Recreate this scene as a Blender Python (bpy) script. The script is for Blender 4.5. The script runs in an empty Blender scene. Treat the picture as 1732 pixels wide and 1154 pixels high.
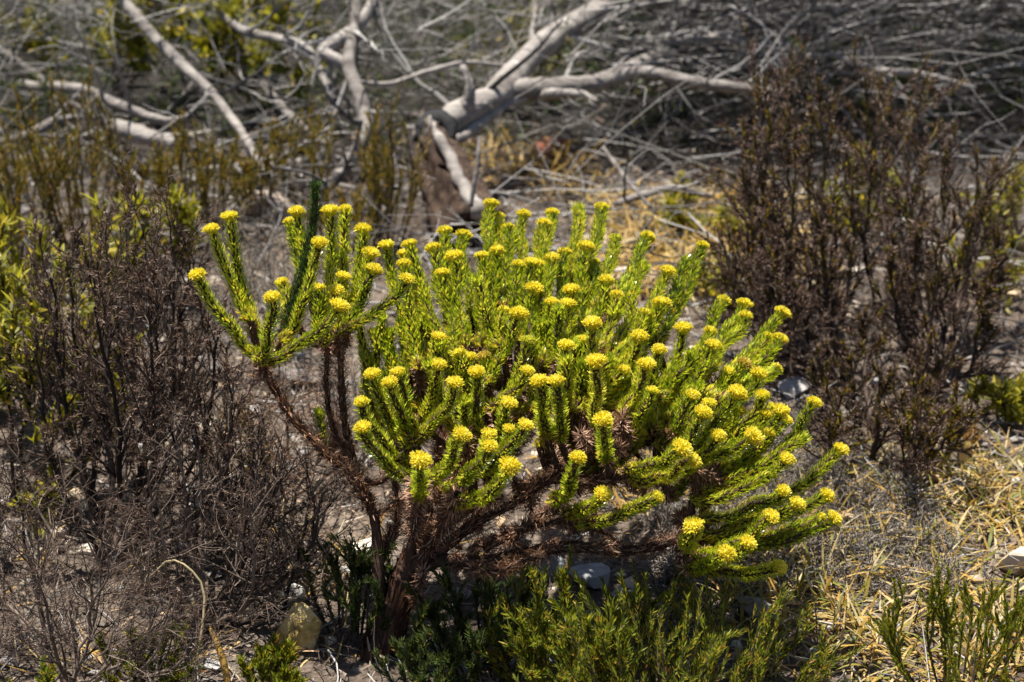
import bpy, bmesh, math
import numpy as np

rng = np.random.default_rng(11)
SC = bpy.context.scene
COL = SC.collection

# ------------------------------------------------------------------ camera, sky, sun, exposure
CAM_Z, PITCH, LENS = 1.18, 25.0, 60.0
cam_d = bpy.data.cameras.new('camera')
cam = bpy.data.objects.new('camera', cam_d)
COL.objects.link(cam)
cam.location = (0, 0, CAM_Z)
cam.rotation_euler = (math.radians(90 - PITCH), 0, 0)
cam_d.lens = LENS
cam_d.sensor_width = 36
cam_d.clip_start = 0.05
cam_d.clip_end = 2000
cam_d.dof.use_dof = True
cam_d.dof.focus_distance = 1.93
cam_d.dof.aperture_fstop = 5.6
SC.camera = cam

SUN_EL, SUN_AZ = 71.0, -35.0          # sun high behind the shrub, a little to the left
world = bpy.data.worlds.new('World')
SC.world = world
world.use_nodes = True
wn = world.node_tree
bg = wn.nodes['Background']
sky = wn.nodes.new('ShaderNodeTexSky')
sky.sky_type = 'NISHITA'
sky.sun_disc = False
sky.sun_elevation = math.radians(SUN_EL)
sky.sun_rotation = math.radians(SUN_AZ)
wn.links.new(sky.outputs[0], bg.inputs[0])
bg.inputs[1].default_value = 0.05
sun_d = bpy.data.lights.new('sun', 'SUN')
sun_d.energy = 5.0
sun_d.angle = math.radians(0.5)
sun_d.color = (1.0, 0.94, 0.83)
sun = bpy.data.objects.new('sun', sun_d)
COL.objects.link(sun)
sun.location = (-2, 5, 8)
sun.rotation_euler = (-math.radians(90 - SUN_EL), 0, -math.radians(SUN_AZ))
SC.view_settings.view_transform = 'Standard'
SC.view_settings.look = 'None'
SC.view_settings.exposure = 1.05
SC.view_settings.gamma = 1.0
SC.view_settings.use_curve_mapping = False
SC.render.engine = 'CYCLES'
SC.cycles.use_denoising = True
SC.cycles.max_bounces = 6
SC.cycles.diffuse_bounces = 3
SC.cycles.glossy_bounces = 2
SC.cycles.transmission_bounces = 4
SC.cycles.sample_clamp_indirect = 4.0

# ------------------------------------------------------------------ measuring helpers
CP, SP = math.cos(math.radians(PITCH)), math.sin(math.radians(PITCH))
K = 36.0 / LENS / 1732.0


def at(px, py, d):
    """World point seen at a photograph position, d metres along the view axis."""
    v = (577 - py) * K * d
    return np.array([(px - 866) * K * d, d * CP + v * SP, CAM_Z - d * SP + v * CP])


def hgt(x, y):
    x = np.asarray(x, float)
    y = np.asarray(y, float)
    h = (0.010 * np.sin(3.1 * x + 1.3) * np.cos(2.7 * y + .4) + 0.006 * np.sin(7.3 * x + 2.1 * y)
         + 0.004 * np.cos(11.0 * y - 5.0 * x + 1.0) + 0.003 * np.sin(23 * x + 1) * np.sin(19 * y))
    far = np.clip((y - 4.5) / 6.0, 0, 1)
    return h + far * far * 0.25


def gnd(px, py):
    """Where the ground lies under a photograph position."""
    k = SP - (577 - py) * K * CP
    p = at(px, py, CAM_Z / k)
    p[2] = float(hgt(p[0], p[1]))
    return p


def gdepth(px, py):
    return CAM_Z / (SP - (577 - py) * K * CP)


def nrm(v):
    return v / np.maximum(np.linalg.norm(v, axis=-1, keepdims=True), 1e-9)


def spline(pts, M):
    p = np.asarray(pts, float)
    q = np.vstack([2 * p[0] - p[1], p, 2 * p[-1] - p[-2]])
    n = len(p) - 1
    out = []
    for t in np.linspace(0, n, M):
        i = min(int(t), n - 1)
        f = t - i
        a, b, c, e = q[i], q[i + 1], q[i + 2], q[i + 3]
        out.append(.5 * ((2 * b) + (c - a) * f + (2 * a - 5 * b + 4 * c - e) * f * f + (3 * b - a - 3 * c + e) * f ** 3))
    return np.array(out)


# ------------------------------------------------------------------ mesh helpers (vectorised)
def tubes(P, R, k=5, tint=None, cap=False):
    P = np.asarray(P, float)
    R = np.asarray(R, float)
    if P.ndim == 2:
        P = P[None]
        R = R[None]
    T, M, _ = P.shape
    tg = nrm(np.gradient(P, axis=1))
    mean = nrm(P[:, -1] - P[:, 0])
    ref = np.where(np.abs(mean[:, 2:3]) < .8, np.array([0, 0, 1.]), np.array([1., 0, 0]))
    N = nrm(np.cross(tg, ref[:, None, :]))
    B = np.cross(tg, N)
    a = np.arange(k) * 2 * np.pi / k
    V = P[:, :, None, :] + R[:, :, None, None] * (np.cos(a)[None, None, :, None] * N[:, :, None, :] + np.sin(a)[None, None, :, None] * B[:, :, None, :])
    V = V.reshape(-1, 3)
    i = np.arange(M - 1)[:, None]
    j = np.arange(k)[None, :]
    q = np.stack([i * k + j, i * k + (j + 1) % k, (i + 1) * k + (j + 1) % k, (i + 1) * k + j], -1).reshape(-1, 4)
    Q = (q[None] + (np.arange(T) * M * k)[:, None, None]).reshape(-1, 4)
    if tint is None:
        tint = rng.random(T)
    t = np.repeat(np.asarray(tint, float), M * k)
    tri = np.zeros((0, 3), int)
    if cap:
        tr = np.array([[0, jj + 1, jj] for jj in range(1, k - 1)] + [[(M - 1) * k, (M - 1) * k + jj, (M - 1) * k + jj + 1] for jj in range(1, k - 1)])
        tri = (tr[None] + (np.arange(T) * M * k)[:, None, None]).reshape(-1, 3)
    return V, Q, t, tri


def strips(base, d, n, L, W, curl, segs=3, tint=None, tip=.15, belly=.35, root=.5):
    """Leaf blades: curved strips bending towards n."""
    base = np.asarray(base, float)
    N = len(base)
    d = nrm(d)
    n = nrm(n - d * np.sum(n * d, -1, keepdims=True))
    s = np.cross(d, n)
    L = np.broadcast_to(L, (N,))[:, None]
    W = np.broadcast_to(W, (N,))[:, None]
    c = np.broadcast_to(curl, (N,))[:, None] + 1e-4
    rows = []
    for t in np.linspace(0, 1, segs + 1):
        pos = base + L * (d * np.sin(c * t) / c + n * (1 - np.cos(c * t)) / c)
        w = (root + (1 - root) * t / belly) if t < belly else (1 - (1 - tip) * ((t - belly) / (1 - belly)) ** 1.5)
        rows.append(pos - s * W * w * .5)
        rows.append(pos + s * W * w * .5)
    V = np.stack(rows, 1).reshape(-1, 3)
    m = 2 * (segs + 1)
    i = np.arange(segs)
    q = np.stack([2 * i, 2 * i + 1, 2 * i + 3, 2 * i + 2], -1)
    Q = (q[None] + (np.arange(N) * m)[:, None, None]).reshape(-1, 4)
    if tint is None:
        tint = rng.random(N)
    return V, Q, np.repeat(tint, m), np.zeros((0, 3), int)


def leaves_on(P, R, n, t0=0., t1=1., ang=(.7, 1.1), L=(.006, .008), W=.002, curl=(.4, 1.), segs=3, tint=None, tipgrow=0., **kw):
    """n leaves on every polyline of P, spiralling round it."""
    P = np.asarray(P, float)
    R = np.asarray(R, float)
    if P.ndim == 2:
        P = P[None]
        R = R[None]
    T, M, _ = P.shape
    t = (np.arange(n)[None] + rng.random((T, n))) / n * (t1 - t0) + t0
    f = np.clip(t * (M - 1), 0, M - 1.001)
    i = f.astype(int)
    f = (f - i)[..., None]
    ti = np.arange(T)[:, None]
    pos = P[ti, i] * (1 - f) + P[ti, i + 1] * f
    tg = nrm(P[ti, i + 1] - P[ti, i])
    rad = R[ti, i]
    az = np.arange(n)[None] * 2.39996 + rng.random((T, 1)) * 6.28 + rng.normal(0, .25, (T, n))
    ref = np.where(np.abs(tg[..., 2:3]) < .8, np.array([0, 0, 1.]), np.array([1., 0, 0]))
    u = nrm(np.cross(tg, ref))
    w = np.cross(tg, u)
    radial = np.cos(az)[..., None] * u + np.sin(az)[..., None] * w
    a = rng.uniform(ang[0], ang[1], (T, n))[..., None]
    d = tg * np.cos(a) + radial * np.sin(a)
    base = pos + radial * rad[..., None] * .8
    LL = rng.uniform(L[0], L[1], (T, n)) * (1 + tipgrow * (t - .5))
    WW = W * rng.uniform(.8, 1.2, (T, n))
    cc = rng.uniform(curl[0], curl[1], (T, n))
    if callable(tint):
        tn = tint(t).reshape(-1)
    else:
        tn = tint
    return strips(base.reshape(-1, 3), d.reshape(-1, 3), tg.reshape(-1, 3), LL.reshape(-1), WW.reshape(-1), cc.reshape(-1), segs, tn, **kw)


def grow(S, D, L, r0, taper=.35, M=7, wander=.12, up=0.):
    S = np.asarray(S, float)
    T = len(S)
    D = nrm(np.broadcast_to(np.asarray(D, float), (T, 3)).copy())
    L = np.broadcast_to(np.asarray(L, float), (T,))
    r0 = np.broadcast_to(np.asarray(r0, float), (T,))
    P = np.zeros((T, M, 3))
    P[:, 0] = S
    for i in range(1, M):
        D = nrm(D + wander * rng.normal(size=(T, 3)) + np.array([0, 0, up]))
        P[:, i] = P[:, i - 1] + D * (L / (M - 1))[:, None]
    R = r0[:, None] * np.linspace(1, taper, M)[None]
    return P, R


def sprout(P, R, n, t0=.2, t1=.95, ang=(.4, .9), length=(.4, .7), rr=.6, taper=.35, M=6, wander=.12, up=0., bias=None):
    """n side twigs on every polyline of P."""
    T, M0, _ = P.shape
    t = (np.arange(n)[None] + rng.random((T, n))) / n * (t1 - t0) + t0
    f = np.clip(t * (M0 - 1), 0, M0 - 1.001)
    i = f.astype(int)
    ff = (f - i)[..., None]
    ti = np.arange(T)[:, None]
    pos = P[ti, i] * (1 - ff) + P[ti, i + 1] * ff
    tg = nrm(P[ti, i + 1] - P[ti, i])
    rad = R[ti, i] * rr
    rv = rng.normal(size=(T, n, 3))
    rv = nrm(rv - tg * np.sum(rv * tg, -1, keepdims=True))
    a = rng.uniform(ang[0], ang[1], (T, n))[..., None]
    d = tg * np.cos(a) + rv * np.sin(a)
    if bias is not None:
        d = nrm(d + np.asarray(bias))
    plen = np.linalg.norm(np.diff(P, axis=1), axis=-1).sum(1)[:, None]
    L = plen * rng.uniform(length[0], length[1], (T, n)) * (1.15 - .6 * t)
    return grow(pos.reshape(-1, 3), d.reshape(-1, 3), L.reshape(-1), rad.reshape(-1), taper, M, wander, up)


def above(P, lift=.004):
    """Keeps twigs out of the soil."""
    g = hgt(P[..., 0], P[..., 1]) + lift
    P[..., 2] = np.maximum(P[..., 2], g)
    return P


def add(name, chunks, mat, parent=None, origin=(0, 0, 0), smooth=True):
    """Links the chunks as ONE mesh object, its origin at origin."""
    if isinstance(chunks, tuple):
        chunks = [chunks]
    off = 0
    Vs, Qs, Ts, Rs = [], [], [], []
    for V, Q, t, tri in chunks:
        Vs.append(V)
        Qs.append(Q + off)
        Rs.append(tri + off)
        Ts.append(t)
        off += len(V)
    V = np.vstack(Vs) - np.asarray(origin, float)
    Q = np.vstack(Qs)
    Tr = np.vstack(Rs)
    t = np.concatenate(Ts).astype(np.float32)
    me = bpy.data.meshes.new(name)
    me.vertices.add(len(V))
    me.vertices.foreach_set('co', V.astype(np.float32).ravel())
    nl = Q.size + Tr.size
    me.loops.add(nl)
    me.loops.foreach_set('vertex_index', np.concatenate([Q.ravel(), Tr.ravel()]).astype(np.int32))
    npoly = len(Q) + len(Tr)
    me.polygons.add(npoly)
    st = np.concatenate([np.arange(len(Q)) * 4, Q.size + np.arange(len(Tr)) * 3]).astype(np.int32)
    me.polygons.foreach_set('loop_start', st)
    me.polygons.foreach_set('use_smooth', np.full(npoly, smooth))
    me.update(calc_edges=True)
    at_ = me.attributes.new('tint', 'FLOAT', 'POINT')
    at_.data.foreach_set('value', t)
    me.materials.append(mat)
    return link(name, me, parent, origin)


def link(name, me, parent=None, origin=(0, 0, 0)):
    o = bpy.data.objects.new(name, me)
    COL.objects.link(o)
    o.location = origin
    if parent is not None:
        o.parent = parent
        o.location = np.asarray(origin, float) - world_loc(parent)
    return o


def world_loc(o):
    p = np.array(o.location, float)
    while o.parent is not None:
        o = o.parent
        p = p + np.array(o.location, float)
    return p


def thing(name, loc, label, cat, group=None):
    o = bpy.data.objects.new(name, None)
    COL.objects.link(o)
    o.empty_display_size = .05
    o.location = loc
    return tag(o, label, cat, group)


def tag(o, label=None, cat=None, group=None, kind=None):
    for k, v in (('label', label), ('category', cat), ('group', group), ('kind', kind)):
        if v:
            o[k] = v
    return o


# ------------------------------------------------------------------ materials
def ramp(nt, stops, fac):
    r = nt.nodes.new('ShaderNodeValToRGB')
    e = r.color_ramp.elements
    while len(e) < len(stops):
        e.new(.5)
    for el, (p, c) in zip(e, stops):
        el.position = p
        el.color = (*c, 1)
    nt.links.new(fac, r.inputs[0])
    return r.outputs[0]


def newmat(name):
    m = bpy.data.materials.new(name)
    m.use_nodes = True
    nt = m.node_tree
    return m, nt, nt.nodes['Principled BSDF'], nt.nodes['Material Output']


def leafmat(name, stops, rough=.45, trans=.35, spec=.35, tgain=1.6):
    m, nt, b, out = newmat(name)
    a = nt.nodes.new('ShaderNodeAttribute')
    a.attribute_name = 'tint'
    c = ramp(nt, stops, a.outputs['Fac'])
    nt.links.new(c, b.inputs['Base Color'])
    b.inputs['Roughness'].default_value = rough
    b.inputs['Specular IOR Level'].default_value = spec
    if trans > 0:
        tr = nt.nodes.new('ShaderNodeBsdfTranslucent')
        g = nt.nodes.new('ShaderNodeMix')
        g.data_type = 'RGBA'
        g.blend_type = 'MULTIPLY'
        g.inputs[0].default_value = 1
        nt.links.new(c, g.inputs[6])
        g.inputs[7].default_value = (tgain, tgain, tgain * .7, 1)
        nt.links.new(g.outputs[2], tr.inputs[0])
        mx = nt.nodes.new('ShaderNodeMixShader')
        mx.inputs[0].default_value = trans
        nt.links.new(b.outputs[0], mx.inputs[1])
        nt.links.new(tr.outputs[0], mx.inputs[2])
        nt.links.new(mx.outputs[0], out.inputs[0])
    return m


def woodmat(name, stops, scale=60, stretch=None, rough=.8, bump=.4, dist=.003, tintw=.35, detail=6):
    m, nt, b, out = newmat(name)
    a = nt.nodes.new('ShaderNodeAttribute')
    a.attribute_name = 'tint'
    tc = nt.nodes.new('ShaderNodeTexCoord')
    mp = nt.nodes.new('ShaderNodeMapping')
    if stretch:
        mp.inputs['Rotation'].default_value = stretch[0]
        mp.inputs['Scale'].default_value = stretch[1]
    nt.links.new(tc.outputs['Object'], mp.inputs[0])
    n = nt.nodes.new('ShaderNodeTexNoise')
    n.inputs['Scale'].default_value = scale
    n.inputs['Detail'].default_value = detail
    n.inputs['Roughness'].default_value = .65
    nt.links.new(mp.outputs[0], n.inputs[0])
    mx = nt.nodes.new('ShaderNodeMix')
    mx.inputs[0].default_value = tintw
    nt.links.new(n.outputs['Fac'], mx.inputs[2])
    nt.links.new(a.outputs['Fac'], mx.inputs[3])
    c = ramp(nt, stops, mx.outputs[0])
    nt.links.new(c, b.inputs['Base Color'])
    b.inputs['Roughness'].default_value = rough
    b.inputs['Specular IOR Level'].default_value = .25
    bp = nt.nodes.new('ShaderNodeBump')
    bp.inputs['Strength'].default_value = bump
    bp.inputs['Distance'].default_value = dist
    nt.links.new(n.outputs['Fac'], bp.inputs['Height'])
    nt.links.new(bp.outputs[0], b.inputs['Normal'])
    return m


M_LEAF = leafmat('green_needle_leaf', [(0, (.065, .10, .008)), (.40, (.265, .34, .016)), (.76, (.53, .57, .04)), (.93, (.68, .62, .08)), (1, (.74, .50, .04))], .28, .30, .65, 1.6)
M_TIPLEAF = leafmat('dark_green_needle_leaf', [(0, (.02, .05, .012)), (.6, (.05, .10, .02)), (1, (.12, .16, .04))], .5, .2)
M_DEADLEAF = leafmat('brown_dead_leaf', [(0, (.05, .024, .016)), (.4, (.19, .095, .06)), (.75, (.43, .24, .16)), (1, (.62, .42, .30))], .6, .25, .3, 1.3)
M_FLOWER = leafmat('yellow_floret', [(0, (.68, .54, .02)), (.4, (.84, .725, .05)), (.8, (.91, .83, .14)), (1, (.95, .90, .36))], .5, .3, .25, 1.15)
M_BUD = leafmat('greenish_yellow_bud', [(0, (.42, .44, .03)), (.5, (.62, .60, .06)), (1, (.82, .80, .20))], .5, .3, .25, 1.15)
M_SPENT = leafmat('fading_floret', [(0, (.40, .26, .04)), (.5, (.66, .50, .10)), (1, (.80, .70, .25))], .6, .25, .25, 1.1)
M_STEM = woodmat('green_stem', [(.3, (.05, .08, .015)), (.7, (.13, .15, .04))], 120, tintw=.2)
M_BARK = woodmat('brown_bark', [(.25, (.022, .014, .010)), (.5, (.075, .042, .028)), (.75, (.21, .125, .08))], 130, ((0, 0, 0), (1, 1, .22)), bump=.9, dist=.004, tintw=.1)
M_GREYWOOD = woodmat('weathered_grey_wood', [(.25, (.03, .026, .024)), (.4, (.135, .12, .112)), (.55, (.27, .245, .228)), (.75, (.46, .425, .40))], 34, ((0, .9, .2), (.16, 1, 1)), bump=.8, dist=.01, tintw=.15)
M_STUMP = woodmat('split_stump_wood', [(.3, (.014, .009, .007)), (.48, (.055, .032, .022)), (.62, (.12, .082, .06)), (.8, (.26, .225, .20))], 60, ((0, 0, 0), (1, 1, .13)), bump=1., dist=.012, tintw=.1)
M_GREYTWIG = woodmat('grey_dead_twig', [(.2, (.04, .037, .036)), (.5, (.145, .137, .133)), (.82, (.46, .44, .43))], 30, tintw=.75)
M_DRYTWIG = woodmat('dry_brown_twig', [(.2, (.022, .015, .012)), (.5, (.068, .046, .037)), (.8, (.24, .185, .15))], 60, tintw=.7)
M_DRYLEAF = leafmat('dry_brown_leaflet', [(0, (.024, .013, .009)), (.55, (.075, .042, .030)), (.88, (.18, .11, .08)), (1, (.38, .29, .23))], .6, .15, .3, 1.2)
M_OLIVE = leafmat('olive_leaflet', [(0, (.035, .032, .006)), (.45, (.12, .10, .011)), (.8, (.24, .185, .016)), (1, (.36, .18, .02))], .5, .3)
M_LIME = leafmat('yellow_green_leaf', [(0, (.07, .075, .008)), (.5, (.22, .215, .014)), (.85, (.37, .33, .022)), (1, (.48, .34, .05))], .5, .35)
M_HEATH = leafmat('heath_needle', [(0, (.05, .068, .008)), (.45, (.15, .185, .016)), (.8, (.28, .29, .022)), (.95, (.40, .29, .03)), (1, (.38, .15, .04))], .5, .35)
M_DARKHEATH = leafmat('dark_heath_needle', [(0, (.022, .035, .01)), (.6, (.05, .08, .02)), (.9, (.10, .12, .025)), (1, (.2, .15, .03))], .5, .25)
M_STRAW = leafmat('straw_blade', [(0, (.12, .15, .025)), (.22, (.24, .22, .04)), (.42, (.34, .20, .045)), (.65, (.48, .31, .075)), (.88, (.52, .42, .20)), (1, (.42, .37, .29))], .5, .3, .3, 1.2)
M_LITTER = leafmat('leaf_litter', [(0, (.06, .04, .03)), (.35, (.17, .12, .09)), (.6, (.27, .22, .185)), (.82, (.42, .36, .30)), (.93, (.40, .20, .07)), (1, (.62, .56, .46))], .7, .1)
M_COVER = leafmat('grey_wiry_cushion', [(0, (.08, .07, .065)), (.5, (.22, .195, .18)), (.85, (.40, .36, .335)), (1, (.40, .32, .18))], .7, .15)


M_UNDER = leafmat('dry_wiry_stalk', [(0, (.05, .035, .028)), (.45, (.14, .105, .085)), (.8, (.27, .22, .19)), (.95, (.36, .30, .25)), (1, (.30, .22, .05))], .7, .1)


M_CHAR = woodmat('charred_wood', [(.3, (.012, .012, .014)), (.6, (.05, .05, .055)), (.85, (.22, .21, .21))], 50, bump=1.)


def stonemat(name, stops, scale=18, bump=.6):
    m = woodmat(name, stops, scale, bump=bump, dist=.006, tintw=.05, detail=10)
    return m


M_STONE_Y = stonemat('yellow_stone', [(.34, (.20, .13, .05)), (.46, (.50, .36, .13)), (.58, (.68, .54, .26)), (.72, (.78, .70, .50))], 45, 1.)
M_STONE_W = stonemat('white_stone', [(.3, (.50, .48, .45)), (.7, (.76, .74, .70))])
M_STONE_G = stonemat('grey_stone', [(.3, (.16, .165, .18)), (.55, (.30, .31, .33)), (.8, (.46, .46, .47))])
M_STONE_P = stonemat('pale_pinkish_stone', [(.3, (.34, .27, .22)), (.7, (.60, .50, .43))])
M_STONE_R = stonemat('red_brown_stone', [(.3, (.16, .05, .03)), (.7, (.36, .13, .08))])
M_HUSK = leafmat('tan_papery_husk', [(0, (.30, .17, .06)), (.5, (.50, .30, .11)), (1, (.66, .48, .24))], .6, .3)

# soil: three noises of different size, relief from the same
M_SOIL, nt, b, out = newmat('stony_soil')
tc = nt.nodes.new('ShaderNodeTexCoord')
n1 = nt.nodes.new('ShaderNodeTexNoise')
n1.inputs['Scale'].default_value = 5
n1.inputs['Detail'].default_value = 8
n2 = nt.nodes.new('ShaderNodeTexVoronoi')
n2.inputs['Scale'].default_value = 70
n3 = nt.nodes.new('ShaderNodeTexNoise')
n3.inputs['Scale'].default_value = 140
n3.inputs['Detail'].default_value = 6
for n in (n1, n2, n3):
    nt.links.new(tc.outputs['Object'], n.inputs['Vector'])
mx = nt.nodes.new('ShaderNodeMix')
mx.inputs[0].default_value = .5
nt.links.new(n1.outputs['Fac'], mx.inputs[2])
nt.links.new(n3.outputs['Fac'], mx.inputs[3])
c = ramp(nt, [(.3, (.03, .021, .016)), (.46, (.085, .062, .047)), (.6, (.16, .125, .098)), (.75, (.28, .235, .195))], mx.outputs[0])
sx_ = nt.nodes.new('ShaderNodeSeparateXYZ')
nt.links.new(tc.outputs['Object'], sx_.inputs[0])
hm = nt.nodes.new('ShaderNodeMapRange')           # soil colour darkened towards the back, painting in shade under the dead wood
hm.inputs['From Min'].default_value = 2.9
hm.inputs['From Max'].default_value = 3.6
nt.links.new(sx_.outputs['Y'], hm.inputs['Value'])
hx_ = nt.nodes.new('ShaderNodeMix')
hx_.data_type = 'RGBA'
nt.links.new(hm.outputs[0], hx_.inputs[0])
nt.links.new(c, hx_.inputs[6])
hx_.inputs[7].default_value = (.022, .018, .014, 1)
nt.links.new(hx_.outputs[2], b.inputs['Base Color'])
b.inputs['Roughness'].default_value = .95
bp = nt.nodes.new('ShaderNodeBump')
bp.inputs['Strength'].default_value = .8
bp.inputs['Distance'].default_value = .008
ad = nt.nodes.new('ShaderNodeMath')
ad.operation = 'ADD'
nt.links.new(n2.outputs['Distance'], ad.inputs[0])
nt.links.new(n3.outputs['Fac'], ad.inputs[1])
nt.links.new(ad.outputs[0], bp.inputs['Height'])
nt.links.new(bp.outputs[0], b.inputs['Normal'])

# ------------------------------------------------------------------ ground
gx = np.concatenate([-np.geomspace(400, 3.1, 26), np.arange(-3, 3.001, .05), np.geomspace(3.1, 400, 26)])
gy = np.concatenate([-np.geomspace(400, .6, 22), np.arange(-.5, 7, .05), np.geomspace(7.1, 600, 26)])
X, Y = np.meshgrid(gx, gy)
Z = hgt(X, Y)
V = np.stack([X, Y, Z], -1).reshape(-1, 3)
i = np.arange(len(gy) - 1)[:, None]
j = np.arange(len(gx) - 1)[None]
w = len(gx)
Q = np.stack([i * w + j, i * w + j + 1, (i + 1) * w + j + 1, (i + 1) * w + j], -1).reshape(-1, 4)
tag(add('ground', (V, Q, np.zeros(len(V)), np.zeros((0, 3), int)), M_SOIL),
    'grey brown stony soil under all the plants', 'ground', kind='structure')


# ================================================================== the flowering shrub
MAIN = gnd(650, 1122)
shrub = thing('flowering_shrub', MAIN, 'bright green bushy shrub with many yellow flower heads and a brown trunk', 'shrub')


def limb(name, pts, r0, r1, mat, parent, k=8, M=24, rough=.10, flare=0.):
    P = spline([at(*p) for p in pts], M)
    r = np.linspace(r0, r1, M) * K * 2.0 * (1. if name == 'trunk' else .74)
    if flare:
        r = r * (1 + flare * np.exp(-np.linspace(0, 1, M) * 7))
    r = r * (1 + rough * rng.normal(size=M))
    return P, r


def dead_on(P, R, dens=8.5e-6, t0=0., t1=1., L=(.008, .016)):
    n = max(40, int(np.linalg.norm(np.diff(P, axis=0), axis=1).sum() * (t1 - t0) * 2 * math.pi * (R.mean() + .003) / dens))
    return leaves_on(P, R, n, t0, t1, (.6, 1.8), L, .0015, (-1.2, 1.3), 2, tip=.1)


trunk_pts = [(636, 1150, 2.0), (645, 1105, 2.0), (658, 1060, 2.0), (672, 1015, 1.995), (690, 972, 1.99), (703, 950, 1.985)]
P, r = limb('trunk', trunk_pts, 31, 23, M_BARK, shrub, flare=.35, M=40)
P[0, 2] = min(P[0, 2], float(hgt(P[0, 0], P[0, 1])) - .02)
k = 28
V, Q, t, tr = tubes(P, r, k)
ridge = 1 + .10 * np.sin(np.tile(np.arange(k), len(P)) * 2.9) + .07 * np.sin(np.tile(np.arange(k), len(P)) * 1.1 + np.repeat(np.linspace(0, 3, len(P)), k)) + .025 * rng.normal(size=len(V))
cen = np.repeat(P, k, 0)
V = cen + (V - cen) * ridge[:, None]
trunk = add('trunk', (V, Q, t, tr), M_BARK, shrub, MAIN)
bs = leaves_on(P, r * 1.04, 900, .02, 1., (.02, .16), (.012, .045), .0035, (-.25, .1), 4, lambda t: rng.random(t.shape) ** 2 * .6, tip=.3, root=.6)
add('bark_strips', bs, M_DEADLEAF, trunk, MAIN)['kind'] = 'stuff'

BR = [  # woody branches: photograph positions with distances, radii in pixels, share that carries dead leaves
    ([(648, 1095, 1.99), (641, 1000, 1.985), (638, 920, 1.985), (628, 860, 1.985), (592, 802, 1.98), (540, 755, 1.975), (490, 700, 1.975), (455, 640, 1.98), (441, 606, 1.98)], 15, 8, .35),
    ([(630, 872, 1.99), (604, 800, 2.03), (584, 720, 2.04), (577, 640, 2.03), (576, 562, 2.02)], 10, 7, .05),
    ([(606, 806, 2.03), (562, 720, 2.06), (552, 640, 2.06), (557, 575, 2.04)], 8, 5, .05),
    ([(690, 972, 1.985), (698, 905, 1.94), (704, 855, 1.89), (707, 815, 1.86)], 11, 9, .3),
    ([(697, 962, 1.98), (738, 905, 1.94), (762, 862, 1.90), (774, 836, 1.87)], 15, 10, .15),
    ([(692, 975, 1.99), (740, 948, 1.98), (800, 952, 1.965), (880, 938, 1.95), (960, 925, 1.945), (1060, 932, 1.94), (1130, 916, 1.93), (1182, 890, 1.93)], 17, 10, .2),
    ([(728, 948, 1.98), (790, 895, 1.98), (866, 852, 1.97), (940, 802, 1.96), (1010, 757, 1.95), (1062, 735, 1.94)], 14, 8, .1),
    ([(795, 893, 1.98), (838, 802, 1.98), (858, 722, 2.0), (870, 650, 2.03)], 10, 7, .05),
    ([(866, 852, 1.97), (955, 782, 2.0), (1060, 720, 2.04), (1145, 662, 2.08), (1200, 622, 2.10)], 9, 6, .02),
    ([(702, 950, 1.985), (728, 855, 2.02), (745, 762, 2.06), (760, 682, 2.10), (772, 600, 2.13)], 11, 6, .02),
    ([(745, 765, 2.06), (728, 700, 2.09), (716, 660, 2.10)], 6, 4, .02),
    ([(838, 802, 1.98), (895, 722, 2.06), (940, 640, 2.12), (960, 580, 2.16)], 8, 6, .02),
    ([(930, 812, 1.96), (1020, 815, 1.945), (1100, 795, 1.935), (1175, 790, 1.93)], 9, 6, .02),
    ([(945, 926, 1.94), (880, 950, 1.90), (840, 966, 1.88), (795, 962, 1.87)], 7, 4, 0.),
    ([(820, 930, 1.96), (880, 895, 1.94), (928, 862, 1.92), (945, 846, 1.91)], 8, 6, 0.),
    ([(795, 930, 1.965), (850, 905, 1.95), (930, 885, 1.93), (1010, 868, 1.92)], 8, 5, 0.),
    ([(1060, 932, 1.94), (1020, 900, 1.95), (985, 875, 1.95)], 6, 4, 0.),
    ([(738, 905, 1.94), (800, 860, 1.92), (850, 840, 1.90)], 8, 5, 0.),
    ([(640, 960, 1.99), (668, 900, 2.02), (672, 840, 2.05), (655, 760, 2.07), (650, 690, 2.08)], 8, 5, .1),
    ([(700, 1000, 1.97), (705, 1020, 1.955), (712, 985, 1.94), (716, 965, 1.93)], 5, 3, 0.),
]
ALLP = [P]
for pts, r0, r1, bare in BR:
    P, r = limb('branch', pts, r0, r1, M_BARK, shrub, M=6 * len(pts))
    ALLP.append(P)
    o = add('branch', tubes(P, r, 9), M_BARK, shrub, P[0])
    d = add('dead_leaves', dead_on(P, r, t0=bare), M_DEADLEAF, o, P[0])
    d['kind'] = 'stuff'
SKEL = np.vstack(ALLP)

# short dead side branches that fill the underside of the crown
for q in range(44):
    E = at(rng.uniform(660, 1170), rng.uniform(690, 905), rng.uniform(1.88, 2.06))
    near = SKEL[np.argmin(np.linalg.norm(SKEL - E, axis=1) + rng.random(len(SKEL)) * .05)]
    if np.linalg.norm(E - near) > .16:
        E = near + nrm(E - near) * .16
    P = spline([near, near * .5 + E * .5 + rng.normal(size=3) * .01, E], 12)
    r = np.linspace(.0032, .0016, 12)
    o = add('branch', tubes(P, r, 6), M_BARK, shrub, P[0])
    add('dead_leaves', dead_on(P, r, L=(.007, .014)), M_DEADLEAF, o, P[0])['kind'] = 'stuff'

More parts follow.
